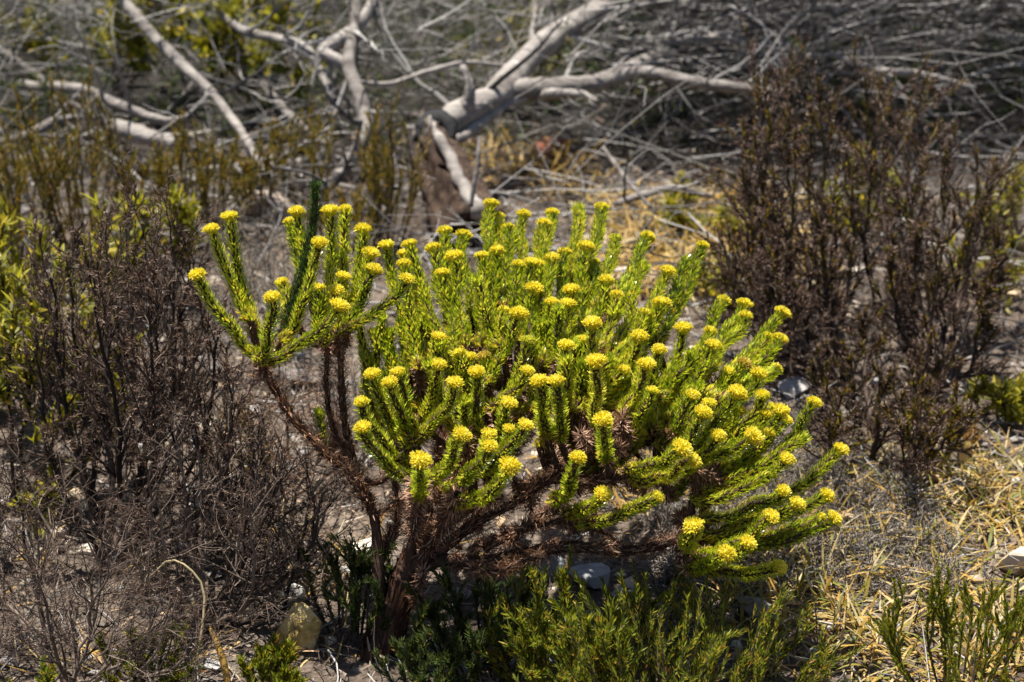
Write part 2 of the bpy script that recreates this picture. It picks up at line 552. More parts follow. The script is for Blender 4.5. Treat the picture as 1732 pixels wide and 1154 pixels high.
# ---- flower heads: six shapes shared by all of them
def head_mesh(seed):
    g = np.random.default_rng(seed)
    n = 150
    chunks = []
    # cup below
    ring = np.linspace(0, 1, 6)
    P = np.stack([0 * ring, 0 * ring, -.55 + ring * .55], -1)
    chunks.append(tubes(P, .32 + .42 * ring ** .7, 10, [0.15]))
    u = np.arange(n) + .5
    ph = np.arccos(1 - u / n * 1.12)
    th = u * 2.39996 + g.normal(0, .15, n)
    nd = np.stack([np.sin(ph) * np.cos(th), np.sin(ph) * np.sin(th), np.cos(ph)], -1)
    base = nd * np.array([.72, .72, .42])
    lob = 1 + .10 * np.sin(th * 3 + seed) * np.sin(ph)
    base = base * lob[:, None]
    d = nrm(nd * np.array([1, 1, .9]) + np.array([0, 0, .35]) + g.normal(0, .16, (n, 3)))
    L = g.uniform(.22, .42, n)
    for off, wd in ((0, .15), (1.57, .13)):
        ref = np.stack([np.cos(th + off), np.sin(th + off), 0 * th], -1) + .01
        chunks.append(strips(base * .82, d, ref, L + .12, wd, g.normal(0, .4, n), 2, np.clip(g.normal(.5, .25, n) + .25 * (nd[:, 2] - .5), 0, 1), tip=.3, belly=.6))
    # solid cushion
    m = 8
    rr = np.linspace(0, np.pi * .52, m)
    P = np.stack([0 * rr, 0 * rr, .40 * np.cos(rr)], -1)[::-1]
    R = (.70 * np.sin(rr))[::-1] + .01
    chunks.append(tubes(P, R, 12, [.2]))
    o = add('flower_head', chunks, M_BUD if seed in (6, 7) else M_SPENT if seed == 8 else M_FLOWER)
    me = o.data
    bpy.data.objects.remove(o)
    return me


HEADS = [head_mesh(s) for s in range(9)]

# head x, y, size (0: leafy tip without a flower), then optionally the foot of the green shoot x, y, distance of the tip
TABLE = """
334 458 1.0 436 603 1.93|358 381 .95 425 545 1.97|388 360 1.0 432 570 1.99|460 496 1.12 442 612 1.89|477 470 .5 500 545 2.06
540 404 .95 474 580 1.94|534 312 0 482 562 2.0|573 510 1.0 448 612 1.91|568 484 .85 545 580 1.95|632 449 1.0 570 566 1.97
580 461 .8 570 560 2.0|539 480 .6 540 570 2.0|502 352 .8 528 505 2.05|491 368 .65 522 500 2.07|559 350 .95 548 520 2.03
584 347 .7 582 520 2.06|614 382 1.0 590 530 2.02|627 422 .9 596 530 2.0|687 465 .9 588 556 1.96|654 408 .75 702 610 2.1
693 406 .75 752 590 2.1|683 421 .6 722 610 2.12|683 440 .8 708 625 2.05|753 384 .9 782 560 2.14|784 391 .75 800 540 2.17
733 413 .8 768 565 2.12|769 427 1.0 790 590 2.08|815 426 .8 812 590 2.1|841 417 .85 828 590 2.11|749 455 .8 776 600 2.07
830 338 .9 815 500 2.2|844 359 .6 842 520 2.21|885 356 .85 876 510 2.2|934 353 1.0 908 510 2.19|920 372 .85 896 520 2.18
859 377 .75 850 530 2.18|978 352 0 960 520 2.2|1018 344 .85 985 500 2.2|1041 396 .75 1000 530 2.17|1095 394 .85 1030 510 2.16
991 411 1.05 975 580 2.12|877 442 .75 858 570 2.1|899 437 .8 876 580 2.09|910 441 .6 900 570 2.12|935 430 .8 922 570 2.11
954 420 .6 945 560 2.13|903 482 .95 890 600 2.05|966 484 .85 958 600 2.06|933 504 .75 915 620 2.04|960 507 .75 945 620 2.03
852 518 .7 820 620 2.04|877 524 1.0 820 650 1.99|1025 468 .75 985 600 2.08|1043 492 .7 1012 600 2.06|1006 437 .5 995 560 2.13
1073 488 0 1040 600 2.09|1090 450 0 1020 545 2.12|1088 522 .75 1010 640 2.05|1002 540 1.05 1005 680 1.97|1081 563 .8 1020 690 1.99
741 563 .95 735 670 1.99|893 570 .75 850 680 1.95|957 577 .75 955 690 1.95|989 568 .6 985 660 2.0|1008 605 1.05 1010 720 1.89
1093 609 1.0 1040 720 1.94|1090 610 .6 1050 700 1.96|1115 584 .9 1080 700 1.97|777 590 .7 790 690 1.98|793 597 .65 806 700 1.99
818 596 .6 820 700 2.0|742 610 .75 712 715 1.93|806 623 .75 808 730 1.92|769 641 .8 706 745 1.9|891 620 .65 835 690 1.93
912 638 .8 925 740 1.88|941 638 .95 945 740 1.87|1103 653 .5 1060 740 1.93|1115 505 .8 1060 620 2.06|673 623 .7 705 745 1.92
630 626 .65 690 760 1.93|660 640 .8 702 760 1.9|612 673 .8 692 790 1.89|614 717 1.0 700 810 1.85|711 772 1.1 708 838 1.80
780 728 1.1 722 812 1.82|828 748 .9 748 830 1.83|862 781 1.05 770 850 1.80|888 712 .95 792 805 1.86|827 727 .5 800 800 1.89
861 718 .5 845 790 1.91|860 675 .75 815 770 1.92|790 676 0 775 760 1.93|977 767 .85 936 850 1.84|1188 408 .85 1112 585 2.15
1129 452 .95 1062 585 2.12|1163 441 0 1095 560 2.15|1121 506 .9 1055 630 2.08|1090 521 .7 1035 640 2.06|1223 501 .75 1150 630 2.13
1258 507 .75 1180 630 2.12|1260 527 .8 1172 650 2.1|1322 522 .8 1220 640 2.12|1318 566 .85 1200 680 2.06|1300 563 .6 1190 670 2.08
1155 549 1.0 1110 690 2.03|1201 553 .8 1130 680 2.05|1206 577 .95 1125 720 2.0|1258 608 .85 1150 710 2.0|1282 626 .85 1180 740 1.98
1232 621 .6 1150 720 2.0|1170 661 .85 1110 760 1.93|1246 658 .95 1150 770 1.94|1289 661 .8 1200 780 1.97|1199 675 .75 1130 770 1.94
1188 691 1.0 1110 790 1.89|1020 703 1.1 1026 775 1.83|1296 693 .75 1215 780 1.97|1320 688 .9 1220 800 1.95|1329 703 .6 1240 790 1.97
1376 674 1.0 1290 790 1.96|1152 751 1.1 1062 795 1.85|1172 771 .95 1070 810 1.86|1214 730 .85 1130 800 1.89|1273 731 1.1 1120 800 1.88
1363 740 0 1180 830 1.93|1330 769 .9 1170 850 1.91|1421 753 .85 1240 880 1.93|1324 823 .8 1190 880 1.89|1347 845 .95 1190 910 1.88
1397 831 .95 1230 890 1.91|1409 869 .9 1190 940 1.88|1390 868 .5 1260 915 1.89|1303 866 .95 1190 935 1.85|1173 882 1.0 1160 925 1.85
1264 911 .8 1180 945 1.85|1227 929 .85 1165 960 1.84|1318 951 .7 1200 965 1.86|1019 829 .75 955 872 1.86|1112 833 .65 970 890 1.88
"""
TIPLESS = {(534, 312)}


def shoot_curve(B, H, M=22):
    C = B * .42 + H * .58
    C[2] = B[2] + (H[2] - B[2]) * .26
    t = np.linspace(0, 1, M)[:, None]
    P = (1 - t) ** 2 * B + 2 * t * (1 - t) * C + t * t * H
    wob = rng.normal(size=(4, 3)) * .0016
    P = P + sum(wob[q] * np.sin(t * np.pi * (q + 1)) for q in range(4)) * .8
    return P


def make_shoot(B, H, size, leafmat_, tintf, tw=1.0):
    """stem > leaves, flower_head; and a brown foot that joins it to the nearest branch."""
    P = shoot_curve(B, H)
    near = SKEL[np.argmin(np.linalg.norm(SKEL - B, axis=1))]
    dist = np.linalg.norm(near - B)
    foot = spline([near, near * .5 + B * .5 + np.array([0, 0, -.012 - .1 * dist]), B, P[3]], 16)
    PP = np.vstack([foot[:-1], P[4:]])
    ln = np.linalg.norm(np.diff(P, axis=0), axis=1).sum()
    rr = np.concatenate([np.full(len(foot) - 1, .0042), np.linspace(.0042, .0038, len(P) - 4)])
    o = add('stem', tubes(PP, rr, 7), M_BARK, shrub, near)
    n = int(ln / .0018 * 10)
    R = np.full(len(P), .0049) * rng.uniform(.88, 1.1)
    PG = np.vstack([foot[10:-1], P[4:]]) if dist < .09 else P
    R = np.full(len(PG), R[0])
    n = int(n * np.linalg.norm(np.diff(PG, axis=0), axis=1).sum() / ln)
    lv = leaves_on(PG, R, n, .0, 1.0, (1.0, 1.6), (.0067 * tw, .0089 * tw), .0022, (.6, 1.5), 2, tintf, tip=.35)
    le = add('leaves', lv, leafmat_, o, near)
    le['kind'] = 'stuff'
    dn = dead_on(foot, np.full(len(foot), .004), 1.5e-5, L=(.005, .010))
    de = add('dead_leaves', dn, M_DEADLEAF, o, near)
    de['kind'] = 'stuff'
    tg = nrm(P[-1] - P[-4])
    if size > 0:
        h = link('flower_head', HEADS[rng.choice(9, p=[.155] * 6 + [.025, .025, .02])], o, P[-1] + tg * .001)
        ax = nrm(tg * .8 + np.array([0, -.05, .35]))
        q = __import__('mathutils').Vector(ax).to_track_quat('Z', 'Y')
        h.rotation_mode = 'QUATERNION'
        h.rotation_quaternion = q @ __import__('mathutils').Quaternion((0, 0, 1), rng.random() * 6.28)
        s = .0117 * (.45 + .55 * size) * rng.uniform(.84, 1.1)
        h.scale = (s * rng.uniform(.95, 1.08), s * rng.uniform(.95, 1.08), s * rng.uniform(.9, 1.1))
    else:   # leafy tip
        t = leaves_on(P[-3:], R[-3:], 60, .2, 1., (.15, .6), (.005, .009), .0022, (.1, .5), 3, lambda t: rng.uniform(.3, .8, t.shape), tip=.2)
        a = add('tip_leaves', t, leafmat_, o, near)
        a['kind'] = 'stuff'


def tint_green(t):
    shift = rng.normal(.03, .11)
    old = rng.random(t.shape) < np.clip(.04 + .35 * (1 - t) ** 4 - .03 * t, .005, 1)
    v = np.clip(shift + rng.normal(.54, .24, t.shape) + .10 * (t - .5), 0, .9)
    return np.where(old, rng.uniform(.92, 1, t.shape), v)


for row in TABLE.strip().replace('\n', '|').split('|'):
    v = [float(a) for a in row.split()]
    hx, hy, size, bx, by, hd = v
    bd = hd * .55 + 1.99 * .45
    H = at(hx, hy + (9 if size else 0), hd)
    B = at(bx, by, bd)
    dark = (hx, hy) in TIPLESS
    make_shoot(B, H, size, M_TIPLEAF if dark else M_LEAF, tint_green)

for hx, hy, bx, by in [(632, 560, 648, 690), (655, 590, 655, 700), (676, 545, 690, 640), (700, 575, 712, 690), (615, 600, 640, 720), (605, 545, 640, 660), (645, 535, 668, 650), (660, 560, 672, 670), (712, 540, 715, 650), (690, 640, 690, 740), (625, 640, 650, 750), (735, 600, 735, 710), (665, 620, 668, 730), (690, 600, 705, 720), (540, 700, 545, 765), (725, 545, 735, 640)]:
    H, B = at(hx, hy, 2.08), at(bx, by, 2.07)
    make_shoot(B, H, 0, M_LEAF, tint_green)
# young shoots low inside the crown, without flowers
for q in range(18):
    a = rng.random()
    hx = 660 + 560 * a + rng.normal(0, 30)
    hy = 640 - 60 * math.sin(a * 3.1) + rng.normal(0, 60)
    hd = 2.03 + rng.normal(0, .05)
    H = at(hx, hy, hd)
    B = at(hx * .8 + 190 + rng.normal(0, 15), hy + rng.uniform(80, 130), hd * .6 + .8)
    make_shoot(B, H, 0, M_LEAF, tint_green)
for q in range(20):      # short flowering side shoots on the outer side of the crown
    hx, hy, hd = rng.uniform(1050, 1330), rng.uniform(610, 800), rng.uniform(1.95, 2.04)
    B = at(hx - rng.uniform(60, 110), hy + rng.uniform(45, 75), 1.98)
    make_shoot(B, at(hx, hy, hd), rng.uniform(.45, .75), M_LEAF, tint_green)
for q in range(22):
    hx, hy, hd = rng.uniform(840, 1190), rng.uniform(640, 745), rng.uniform(1.97, 2.06)
    B = at(hx - rng.uniform(10, 60), hy + rng.uniform(60, 95), 1.99)
    make_shoot(B, at(hx, hy, hd), 0, M_LEAF, tint_green)

# ================================================================== the fallen dead tree
def px_tube(pts, radii, M=26, k=10, rough=.06, cap=True, noise=.08):
    """A limb through photograph positions with distances; radii in photograph pixels at that distance."""
    W = np.array([at(*p) for p in pts])
    rad = np.interp(np.linspace(0, len(pts) - 1, M), np.arange(len(pts)), np.array(radii, float) * K * np.array([p[2] for p in pts]))
    P = spline(W, M)
    P = P + rng.normal(size=P.shape) * rad[:, None] * .05
    R = rad * (1 + rough * rng.normal(size=M))
    V, Q, t, tr = tubes(P, R, k, cap=cap)
    cen = np.repeat(P, k, 0)
    a = np.tile(np.arange(k), M)
    ph = np.repeat(np.linspace(0, 4, M), k)
    V = cen + (V - cen) * (1 + noise * np.sin(a * 2.1 + ph) + noise * .6 * np.sin(a * 3.7 - 2 * ph) + .02 * rng.normal(size=len(V)))[:, None]
    return P, R, (V, Q, t, tr)


root = gnd(785, 378)
dead_tree = thing('fallen_dead_tree', root, 'weathered grey fallen tree with a split brown stump and forked limbs', 'dead tree')
# stump: a half-open hollow log leaning back, brown splintered wood inside
pts = [(800, 398, 3.17), (785, 365, 3.20), (762, 315, 3.24), (738, 262, 3.28), (724, 222, 3.31)]
P, R, ch = px_tube(pts, [44, 39, 33, 26, 18], M=22, k=18, noise=.26)
stump = add('stump', ch, M_STUMP, dead_tree, root)
tg = nrm(P[-1] - P[0])
sx = nrm(np.cross(tg, [0, 1., 0]))
sy = np.cross(sx, tg)
for q, a in enumerate(np.linspace(-.8, 3.95, 21)):      # a shell of weathered staves, open in front
    dirv = math.cos(a) * sx + math.sin(a) * sy
    rr = np.array([p[2] for p in pts]) * K * np.array([54, 47, 40, 34, 27]) * rng.uniform(.9, 1.05)
    W = np.array([at(*p) for p in pts]) + dirv * rr[:, None]
    cut = rng.uniform(.78, 1.02)
    S_ = spline(W, 20)
    S_ = S_[:max(8, int(20 * min(cut, 1)))]
    S_ = S_ + rng.normal(size=S_.shape) * .002
    r_ = np.interp(np.linspace(0, 1, len(S_)), [0, .8, 1], [.014, .010, .003]) * rng.uniform(.6, 1.4)
    V, Q, t, tr = tubes(S_, r_, 7, cap=True)
    add('stave', (V, Q, t, tr), M_GREYWOOD if q % 6 == 2 else M_STUMP, dead_tree, S_[0])
P, R, ch = px_tube([(708, 240, 3.285), (716, 216, 3.30), (742, 200, 3.315), (760, 212, 3.30), (762, 240, 3.285)], [9, 14, 15, 13, 8], M=18, k=9, noise=.2)
add('charred_collar', ch, M_CHAR, dead_tree, P[0])
LIMBS = [
    ([(712, 238, 3.30), (724, 222, 3.31), (742, 212, 3.33), (800, 182, 3.40), (850, 150, 3.46), (888, 105, 3.54), (940, 62, 3.62), (1040, 0, 3.78), (1130, -70, 3.95)], [17, 27, 31, 33, 31, 28, 26, 23, 18]),
    ([(835, 165, 3.44), (880, 152, 3.47), (930, 150, 3.49), (1000, 143, 3.53), (1050, 126, 3.58), (1110, 96, 3.66), (1190, 72, 3.76), (1290, 30, 3.9)], [20, 24, 24, 21, 18, 15, 11, 7]),
    ([(1030, 136, 3.55), (1090, 122, 3.52), (1170, 138, 3.46), (1240, 148, 3.42), (1320, 158, 3.38)], [15, 15, 14, 12, 9]),
    ([(768, 205, 3.38), (788, 180, 3.36), (795, 148, 3.35), (782, 112, 3.36)], [17, 15, 11, 7]),
    ([(748, 248, 3.30), (790, 225, 3.36), (850, 182, 3.44), (890, 165, 3.47)], [13, 13, 13, 9]),
    ([(905, 92, 3.57), (900, 55, 3.60), (905, 10, 3.66), (885, -40, 3.7)], [8, 6, 5, 4]),
    ([(910, 160, 3.48), (950, 158, 3.44), (985, 160, 3.41), (1010, 172, 3.39)], [11, 10, 8, 5]),
]
for pts, rad in LIMBS:
    P, R, ch = px_tube(pts, np.array(rad) * .78, M=30, k=12)
    o = add('limb', ch, M_GREYWOOD, dead_tree, P[0])
    if rad[0] < 28 and len(pts) > 3:
        a, b_ = sprout(P[None], R[None], 7, .3, 1., (.4, 1.), (.25, .6), .25, .3, 8, .16, .0)
        above(a)
        c_, e_ = sprout(a, b_, 3, .3, 1., (.4, 1.), (.4, .7), .6, .3, 6, .18)
        above(c_)
        add('twigs', [tubes(a, b_, 5), tubes(c_, e_, 4)], M_GREYTWIG, o, P[0])['kind'] = 'stuff'

# ------------------------------------------------------------------ single dead branches lying about
DEAD = [
    ([(190, -20, 3.75), (250, 50, 3.66), (310, 112, 3.58), (360, 160, 3.52), (402, 215, 3.45), (432, 262, 3.38), (460, 305, 3.30)], [12, 11, 11, 10, 9, 9, 8], 5, 'long straight grey branch slanting down to an olive heath clump'),
    ([(604, -30, 3.6), (600, 50, 3.52), (590, 108, 3.46), (612, 170, 3.40), (618, 218, 3.36), (600, 262, 3.33), (570, 300, 3.28), (548, 322, 3.24)], [11, 12, 14, 15, 15, 14, 13, 10], 3, 'thick crooked pale branch standing beside the split stump'),
    ([(350, 5, 3.75), (410, 50, 3.68), (470, 66, 3.64), (518, 82, 3.60), (546, 130, 3.54), (566, 168, 3.48)], [7, 9, 9, 9, 8, 7], 6, 'arching thin grey branch in front of yellow green leaves'),
    ([(650, -40, 3.62), (612, 35, 3.55), (560, 78, 3.50), (548, 88, 3.49), (585, 112, 3.47)], [10, 13, 15, 14, 12], 2, 'short elbow shaped grey branch crossing the crooked pale branch'),
    ([(-30, 135, 3.85), (60, 146, 3.74), (140, 152, 3.66), (205, 180, 3.58), (275, 204, 3.50), (310, 200, 3.48)], [9, 10, 11, 11, 9, 6], 5, 'grey branch lying level above a pale broken log'),
    ([(182, 212, 3.52), (240, 228, 3.47), (298, 246, 3.42)], [15, 17, 15], 0, 'pale broken log end lying among grey branches'),
    ([(-20, 70, 3.9), (55, 122, 3.78), (110, 165, 3.7), (165, 200, 3.6)], [6, 7, 7, 5], 4, 'thin forking grey branch over the brushwood'),
    ([(-20, 245, 3.45), (40, 232, 3.45), (92, 206, 3.5), (140, 198, 3.52)], [8, 10, 9, 6], 3, 'bent grey branch low behind olive heath'),
    ([(222, 398, 3.05), (268, 368, 3.12), (322, 345, 3.2)], [14, 16, 12], 0, 'short grey log on the ground behind the brown dry shrub'),
    ([(205, 350, 3.2), (250, 326, 3.26), (318, 325, 3.28)], [7, 7, 5], 2, 'small bent grey stick above the short grey log'),
    ([(600, 138, 3.42), (660, 142, 3.42), (720, 122, 3.46), (790, 106, 3.5), (860, 112, 3.52)], [5, 5, 5, 5, 4], 1, 'thin curved grey twig stretched before the fallen tree'),
    ([(442, 140, 3.6), (480, 185, 3.52), (520, 222, 3.44), (560, 250, 3.38)], [8, 9, 8, 5], 4, 'forked grey branch beside the arching thin branch'),
    ([(796, 350, 3.1), (806, 285, 3.1), (812, 232, 3.12)], [5, 5, 4], 0, 'thin pale upright stick beside the split stump'),
    ([(1040, 345, 3.2), (1090, 330, 3.22), (1140, 318, 3.26), (1200, 332, 3.25)], [7, 8, 7, 5], 3, 'dark weathered stick lying on straw behind the flowers'),
    ([(1020, 250, 3.35), (1065, 310, 3.25), (1100, 350, 3.16)], [4, 5, 4], 0, 'straight tan stalk leaning over the straw'),
    ([(1400, 90, 3.6), (1480, 118, 3.55), (1560, 126, 3.52), (1650, 150, 3.5)], [7, 8, 7, 5], 5, 'thick grey branch level in the combed brushwood'),
    ([(1080, 70, 3.7), (1180, 70, 3.68), (1260, 48, 3.7), (1370, 10, 3.8)], [8, 9, 9, 7], 5, 'long grey branch rising through the combed brushwood'),
]
for pts, rad, ns, lab in DEAD:
    P, R, ch = px_tube(pts, np.array(rad) * .85, M=26, k=9)
    g = hgt(P[:, 0], P[:, 1])
    base = P[np.argmin(P[:, 2] - g)].copy()
    base[2] = float(hgt(base[0], base[1]))
    o = thing('dead_branch', base, lab, 'branch', 'dead branches behind the shrub')
    add('limb', ch, M_GREYWOOD, o, base)
    if ns:
        a, b_ = sprout(P[None], R[None], ns + 2, .1, 1., (.4, 1.1), (.25, .7), .45, .3, 8, .15, .02)
        above(a)
        c_, e_ = sprout(a, b_, 4, .25, 1., (.3, 1.), (.35, .7), .55, .35, 6, .2)
        above(c_)
        for q in range(len(a)):
            add('twig', [tubes(a[q], b_[q], 5), tubes(c_[q * 4:q * 4 + 4], e_[q * 4:q * 4 + 4], 4)], M_GREYTWIG, o, a[q, 0])

# ------------------------------------------------------------------ brushwood: tangled masses nobody could count
def box_pts(n, x, y, z):
    return np.stack([rng.uniform(*x, n), rng.uniform(*y, n), rng.uniform(0, 1, n) ** .8 * (z[1] - z[0]) + z[0]], -1)


def brush(name, label, n, x, y, z, D, spread, L, rad, nsub=2, wander=.10, up=0.):
    S = box_pts(n, x, y, z)
    S[:, 2] += hgt(S[:, 0], S[:, 1])
    Dn = nrm(np.asarray(D, float) + rng.normal(size=(n, 3)) * np.asarray(spread))
    P, R = grow(S, Dn, rng.uniform(*L, n), rng.uniform(*rad, n), .35, 5, wander * 1.1, up)
    above(P)
    P2, R2 = sprout(P, R, nsub, .2, 1., (.25, .8), (.35, .7), .6, .4, 3, wander * 1.2)
    above(P2)
    o = add(name, [tubes(P, R, 3), tubes(P2, R2, 3)], M_GREYTWIG)
    return tag(o, label, 'brushwood', kind='stuff')


brush('brushwood', 'dense grey brushwood combed sideways behind the brown dry shrubs', 6600, (.1, 3.0), (3.45, 4.7), (.10, .55), (1, .15, .16), (.3, .35, .16), (.22, .6), (.0011, .0029), 2, .16, .015)
brush('brushwood', 'loose tangle of grey dead twigs behind the heath clumps', 2400, (-2.8, .7), (3.45, 4.9), (.02, .36), (.5, .1, .15), (.9, .6, .4), (.15, .5), (.001, .0024), 3, .22, .0)
brush('brushwood', 'thin grey twigs scattered over the soil round the stump', 520, (-1.6, 1.6), (2.5, 3.5), (.0, .08), (.5, .0, .05), (1, .8, .12), (.12, .4), (.0012, .003), 2, .12, -.02)


# ================================================================== shrubs and small plants
def fan(base, tips, r0, r1, M=14, bow=.25):
    """Main stems from one foot to given tips, bowed outwards."""
    P, R = [], []
    for tp in tips:
        tp = np.asarray(tp, float)
        mid = base * .5 + tp * .5
        mid = mid + np.array([(tp[0] - base[0]) * bow, (tp[1] - base[1]) * bow, -(tp[2] - base[2]) * bow * .3])
        c = spline([base + rng.normal(size=3) * [.006, .006, 0], mid + rng.normal(size=3) * .012, tp], M)
        c[1:-1] += rng.normal(size=(M - 2, 3)) * .0025
        P.append(c)
        R.append(np.linspace(r0, r1, M) * rng.uniform(.8, 1.2))
    return np.array(P), np.array(R)


def twig_shrub(name, label, base, tips, r0=.006, twigmat=None, leafm=None, n1=7, n2=5, n3=0, nl=14, leafL=(.004, .008), leafW=.0016,
               len1=(.25, .5), group=None, cat='shrub', tint=None, ang=(.3, .8), up=.06, topleaf=None, t0=.25):
    o = thing(name, base, label, cat, group)
    P, R = fan(base, tips, r0, r0 * .32)
    above(P, .001)
    for q in range(len(P)):
        c1, e1 = sprout(P[q:q + 1], R[q:q + 1], n1, t0, 1., ang, len1, .55, .4, 6, .13, up)
        above(c1)
        ch = [tubes(P[q], R[q], 6), tubes(c1, e1, 4)]
        lv = []
        c2, e2 = sprout(c1, e1, n2, .15, 1., ang, (.3, .6), .6, .5, 4, .16, up)
        above(c2)
        ch.append(tubes(c2, e2, 3))
        tw = [(c2, e2)]
        if n3:
            c3, e3 = sprout(c2, e2, n3, .2, 1., ang, (.35, .7), .7, .5, 4, .16, up)
            above(c3)
            ch.append(tubes(c3, e3, 3))
            tw.append((c3, e3))
        br = add('branch', ch, twigmat, o, P[q, 0])
        if nl:
            for a, b_ in tw:
                lv.append(leaves_on(a, b_, nl, .1, 1., (.4, 1.1), leafL, leafW * 1.25, (-.3, .8), 1, tint))
            lv.append(leaves_on(c1, e1, nl, .3, 1., (.4, 1.1), leafL, leafW * 1.25, (-.3, .8), 1, tint))
            add('foliage', lv, leafm, br, P[q, 0])['kind'] = 'stuff'
        if topleaf is not None:
            e = [leaves_on(c1[len(c1) // 3:, 3:], e1[len(c1) // 3:, 3:], 34, 0, 1., (.3, .9), (.006, .010), .0036, (0, .8), 1)]
            e.append(leaves_on(P[q, -5:], R[q, -5:], 90, 0, 1., (.3, .9), (.006, .011), .003, (0, .8), 2))
            add('green_tips', e, topleaf, br, P[q, 0])['kind'] = 'stuff'
    return o


def tips_px(rows):
    return [at(*r) for r in rows]


# the big brown dry shrub on the side of the long bare branch
twig_shrub('dry_shrub', 'large dry brown twiggy shrub with tiny withered leaves next to the flowering shrub', gnd(192, 965),
           tips_px([(55, 440, 2.25), (85, 470, 2.15), (112, 452, 2.2), (150, 392, 2.25), (180, 430, 2.15), (212, 385, 2.2), (240, 378, 2.25), (262, 430, 2.12), (288, 400, 2.2), (322, 440, 2.2), (345, 520, 2.1), (372, 560, 2.12), (395, 640, 2.08), (60, 600, 2.12), (250, 520, 2.02), (160, 520, 2.02)]),
           .0044, M_DRYTWIG, M_DRYLEAF, 14, 7, 0, 24, (.004, .0085), .0020, (.2, .38))
# brown shrubs on the other side
twig_shrub('dry_shrub', 'tall dark brown dry shrub with olive leafy tips before the combed brushwood', gnd(1425, 660),
           tips_px([(1280, 130, 2.8), (1300, 190, 2.7), (1325, 185, 2.85), (1262, 260, 2.7), (1370, 165, 2.8), (1390, 175, 2.75), (1345, 260, 2.6), (1415, 300, 2.7), (1270, 380, 2.6), (1300, 420, 2.55), (1390, 400, 2.55), (1450, 380, 2.6)]),
           .0052, M_DRYTWIG, M_DRYLEAF, 13, 7, 0, 20, (.005, .010), .0026, (.18, .36), topleaf=M_OLIVE, t0=.28)
twig_shrub('dry_shrub', 'wide dark brown dry shrub spreading beside yellow green tufts', gnd(1575, 665),
           tips_px([(1465, 165, 2.85), (1500, 180, 2.9), (1540, 165, 2.85), (1480, 260, 2.7), (1560, 270, 2.7), (1600, 250, 2.75), (1655, 300, 2.75), (1640, 360, 2.65), (1680, 310, 2.8), (1530, 340, 2.6), (1600, 400, 2.5), (1690, 430, 2.6), (1500, 420, 2.55), (1660, 500, 2.5)]),
           .0052, M_DRYTWIG, M_DRYLEAF, 13, 7, 0, 20, (.005, .010), .0026, (.18, .36), topleaf=M_OLIVE, t0=.28)
twig_shrub('dry_shrub', 'low spreading dry brown shrub behind the drooping flower shoots', gnd(1480, 790),
           tips_px([(1390, 620, 2.4), (1440, 600, 2.45), (1500, 640, 2.35), (1560, 640, 2.4), (1620, 690, 2.3), (1530, 700, 2.25), (1420, 700, 2.25), (1590, 610, 2.5), (1460, 560, 2.55)]),
           .005, M_DRYTWIG, M_DRYLEAF, 13, 7, 0, 22, (.004, .008), .0022, (.25, .45), topleaf=M_OLIVE)
twig_shrub('dry_shrub', 'small dark brown dry shrub close behind the flower heads', gnd(1300, 600),
           tips_px([(1225, 420, 2.6), (1265, 350, 2.65), (1300, 410, 2.6), (1340, 440, 2.6), (1280, 460, 2.5), (1350, 520, 2.5)]),
           .004, M_DRYTWIG, M_DRYLEAF, 13, 7, 0, 24, (.004, .008), .0022, (.25, .45))
# bare grey-brown twig shrubs in front
twig_shrub('bare_shrub', 'bare twiggy shrub with a crooked grey stem near the yellow stone', gnd(342, 1068),
           tips_px([(300, 745, 2.0), (330, 700, 2.05), (390, 720, 2.05), (430, 760, 2.0), (480, 800, 1.98), (555, 825, 1.97), (250, 800, 1.95), (270, 860, 1.9), (520, 880, 2.0), (420, 860, 1.9)]),
           .0040, M_DRYTWIG, M_DRYLEAF, 13, 7, 2, 4, (.003, .006), .0014, (.3, .55), ang=(.4, 1.1), up=.02)
twig_shrub('bare_shrub', 'bare grey twig bush spreading low on the soil beside the dry brown shrub', gnd(120, 1165),
           tips_px([(-40, 830, 2.0), (20, 790, 2.0), (60, 860, 1.95), (130, 850, 1.9), (190, 900, 1.85), (250, 960, 1.85), (300, 1010, 1.82), (-30, 960, 1.85), (60, 980, 1.8), (330, 1090, 1.85), (210, 1010, 1.78), (0, 720, 2.05)]),
           .0028, M_DRYTWIG, M_DRYLEAF, 13, 7, 2, 3, (.003, .006), .0014, (.3, .55), ang=(.4, 1.1), up=.0)
twig_shrub('bare_shrub', 'thin bare twigs with fine side twigs under the long bare branch', gnd(500, 985),
           tips_px([(430, 690, 2.15), (470, 740, 2.12), (520, 790, 2.1), (400, 800, 2.1), (560, 840, 2.12), (470, 860, 2.05)]),
           .0034, M_DRYTWIG, M_DEADLEAF, 8, 5, 0, 5, (.003, .007), .0014, (.3, .5), ang=(.4, 1.1), up=.02)
twig_shrub('bare_shrub', 'reddish brown fine twig bush in the gap beneath the upright flower shoots', gnd(490, 880),
           tips_px([(400, 650, 2.3), (440, 690, 2.25), (480, 640, 2.35), (520, 620, 2.4), (530, 690, 2.3), (460, 740, 2.2), (570, 720, 2.3), (610, 660, 2.4), (390, 730, 2.25)]),
           .003, M_DRYTWIG, M_DEADLEAF, 10, 6, 0, 6, (.003, .007), .0015, (.3, .5), ang=(.4, 1.1), up=.02)
twig_shrub('pale_dry_bush', 'pale dry twig bush low between the trunk and the tall furry stems', gnd(610, 800),
           tips_px([(560, 660, 2.5), (600, 640, 2.5), (640, 650, 2.5), (670, 690, 2.45), (620, 700, 2.4), (570, 730, 2.35)]),
           .003, M_COVER, M_COVER, 8, 5, 0, 6, (.004, .008), .002, (.35, .6))
